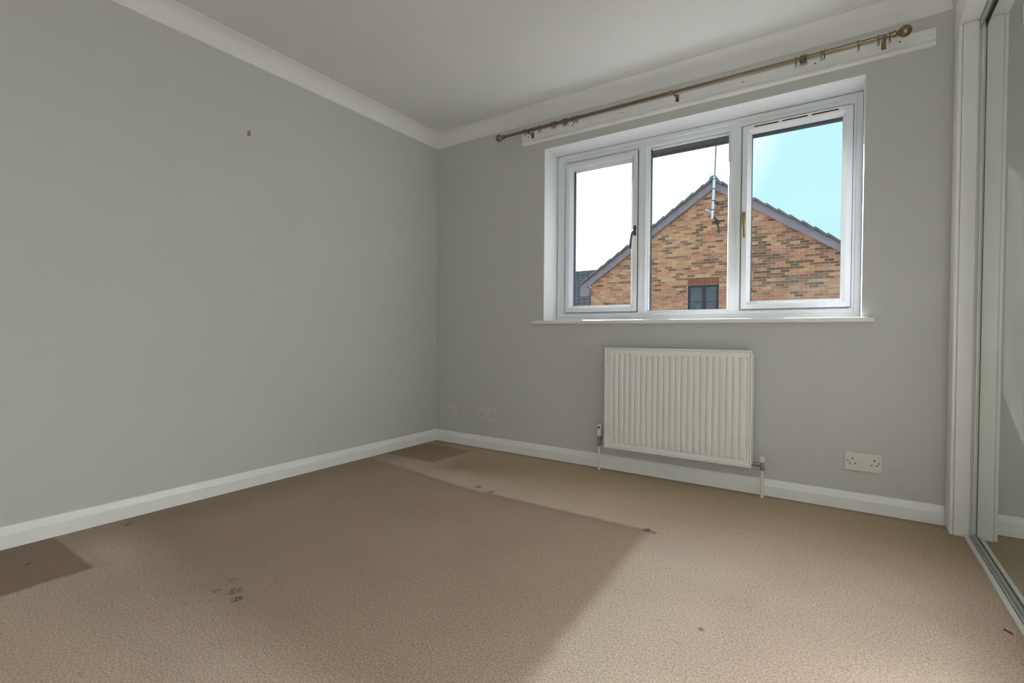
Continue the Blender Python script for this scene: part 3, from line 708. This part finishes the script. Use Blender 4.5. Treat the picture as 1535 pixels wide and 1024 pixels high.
# verge tiles, lapped up the slope; the roof behind them
ang = math.atan(SL); gauge = .345
for sgn in (-1, 1):
    u = Vector((sgn * math.cos(ang), 0, -math.sin(ang))); nrm = Vector((sgn * math.sin(ang), 0, math.cos(ang)))
    tm = MB(); tm.obox((0, .2, 0), u, (0, 1, 0), nrm, (.20, .42, .017))
    tm.obox(-nrm * .030 , u, (0, 1, 0), nrm, (.185, .20, .012))
    tme = tm.mesh('roof_tile', M['slate'])
    tilt = -.11 * sgn
    for i in range(15):
        s_ = .16 + gauge * i
        o = bpy.data.objects.new('roof_tile', tme); COL.objects.link(o); o.parent = ga
        c = Vector((X0, GY - .02, ZT)) + u * s_ - nrm * (.036 + random.uniform(0, .006)) + Vector((0, random.uniform(-.012, .012), 0))
        o.location = c - Vector(ga.location); o.rotation_euler = (0, tilt * -1, 0)
    b = MB(); xs = X0 + sgn * 4.3
    a = [(X0, ZT - .075), (xs, zt(xs) - .075), (xs, zt(xs) - .10), (X0, ZT - .10)]
    b.prism([(x, GY - .10, z) for x, z in a], [(x, GY + 9.0, z) for x, z in a]); P(b, 'roof_slope', M['slate'])
b = MB()
for k in range(20):
    y = GY - .16 + k * .45
    b.lathe((X0, y, ZT - .055), (0, 1, 0), [(0, .115), (.445, .108)], 18)
P(b, 'ridge_tiles', M['slate'], smooth=40)
b = MB(); b.box(GL, GL + .2, GY + .2, GY + 8.8, -2.65, zt(GL) - .2); b.box(GR - .2, GR, GY + .2, GY + 8.8, -2.65, zt(GR) - .2); P(b, 'side_walls', M['mortar'])

# aerial mast standing off the gable
am = empty('aerial_mast', (-0.575, GY - .25, 4.18), label='white aerial mast fixed by two dark brackets to the top of the brick gable', category='aerial')
MB().tube([(-.585, GY - .25, 4.18), (-.545, GY - .25, 5.37)], .038, 12).build('lower_pole', M['mast'], am, smooth=40)
MB().tube([(-.545, GY - .25, 5.37), (-.500, GY - .25, 6.75)], .024, 10).build('upper_rod', M['mastgrey'], am, smooth=40)
for zc in (4.42, 4.68, 5.02, 5.30):
    xx = -.585 + .04 * (zc - 4.18) / 1.19
    MB().lathe((xx, GY - .25, zc), (0, 0, 1), [(0, .042), (.026, .042)], 12).build('clip', M['bracket_dark'], am)
for zc, arm in ((4.64, 0), (4.16, 1)):
    b = MB(); xx = -.57
    b.tube([(xx + .02, GY - .26, zc + .07), (xx + .07, GY - .20, zc), (xx + .10, GY - .12, zc - .03)], .028, 8)
    b.tube([(xx + .10, GY - .12, zc - .03), (xx + .28, GY - .012, zc - .01)], .014, 8)
    if arm:
        b.tube([(xx - .06, GY - .02, zc - .02), (xx + .26, GY - .02, zc - .03)], .018, 8)
        b.tube([(xx + .07, GY - .15, zc - .02), (xx + .11, GY - .05, zc - .20), (xx + .12, GY - .012, zc - .36)], .022, 8)
    b.build('wall_bracket', M['bracket_dark'], am)
MB().tube([(-.82, GY - .015, 4.53), (-.74, GY - .03, 4.47), (-.63, GY - .20, 4.38)], .022, 8).build('cable', M['mast'], am)

# lower house to the left with a dark tiled roof
hs = empty('far_house', (-8.5, 15.0, -2.65), label='dark tiled roof of a further house behind the left end of the gable', category='house')
ry0, rz0, ry1, rz1 = 13.5, 0.95, 17.5, 3.64
ra = math.atan2(rz1 - rz0, ry1 - ry0)
b = MB()
b.prism([(-14, ry0, rz0), (-14, ry1, rz1), (-14, ry1, rz1 - .1), (-14, ry0, rz0 - .1)], [(-5.08, ry0, rz0), (-5.08, ry1, rz1), (-5.08, ry1, rz1 - .1), (-5.08, ry0, rz0 - .1)])
b.build('roof_deck', M['darktile'], hs)
vs, fs = [], []
n = int(math.hypot(ry1 - ry0, rz1 - rz0) / .28)
u = Vector((0, math.cos(ra), math.sin(ra))); nn = Vector((0, -math.sin(ra), math.cos(ra)))
for i in range(n):
    x = -13.9 + (.12 if i % 2 else 0)
    while x < -5.32:
        p = Vector((x, ry0, rz0)) + u * (i * .28) + nn * .05; q = Vector((x, ry0, rz0)) + u * (i * .28 + .34) + nn * .012; k = len(vs)
        a = Vector((.225, 0, 0)); mid = Vector((.11, 0, 0))
        up_ = nn * .035
        vs += [p, p + mid + up_, p + a, q, q + mid + up_, q + a, p - nn * .03, p + a - nn * .03]
        fs += [(k, k + 1, k + 4, k + 3), (k + 1, k + 2, k + 5, k + 4), (k, k + 6, k + 7, k + 2, k + 1)]
        x += .24
me = bpy.data.meshes.new('roof_tiles'); me.from_pydata([tuple(v) for v in vs], [], fs); me.materials.append(M['darktile'])
link('roof_tiles', me, hs, kind='stuff')
MB().box(-14, -5.15, ry0 + .3, ry1, -2.65, rz0 + .05).build('house_wall', M['mortar'], hs)
MB().lathe((-14, ry1, rz1 - .04), (1, 0, 0), [(0, .12), (8.9, .12)], 14).build('ridge', M['darktile'], hs)
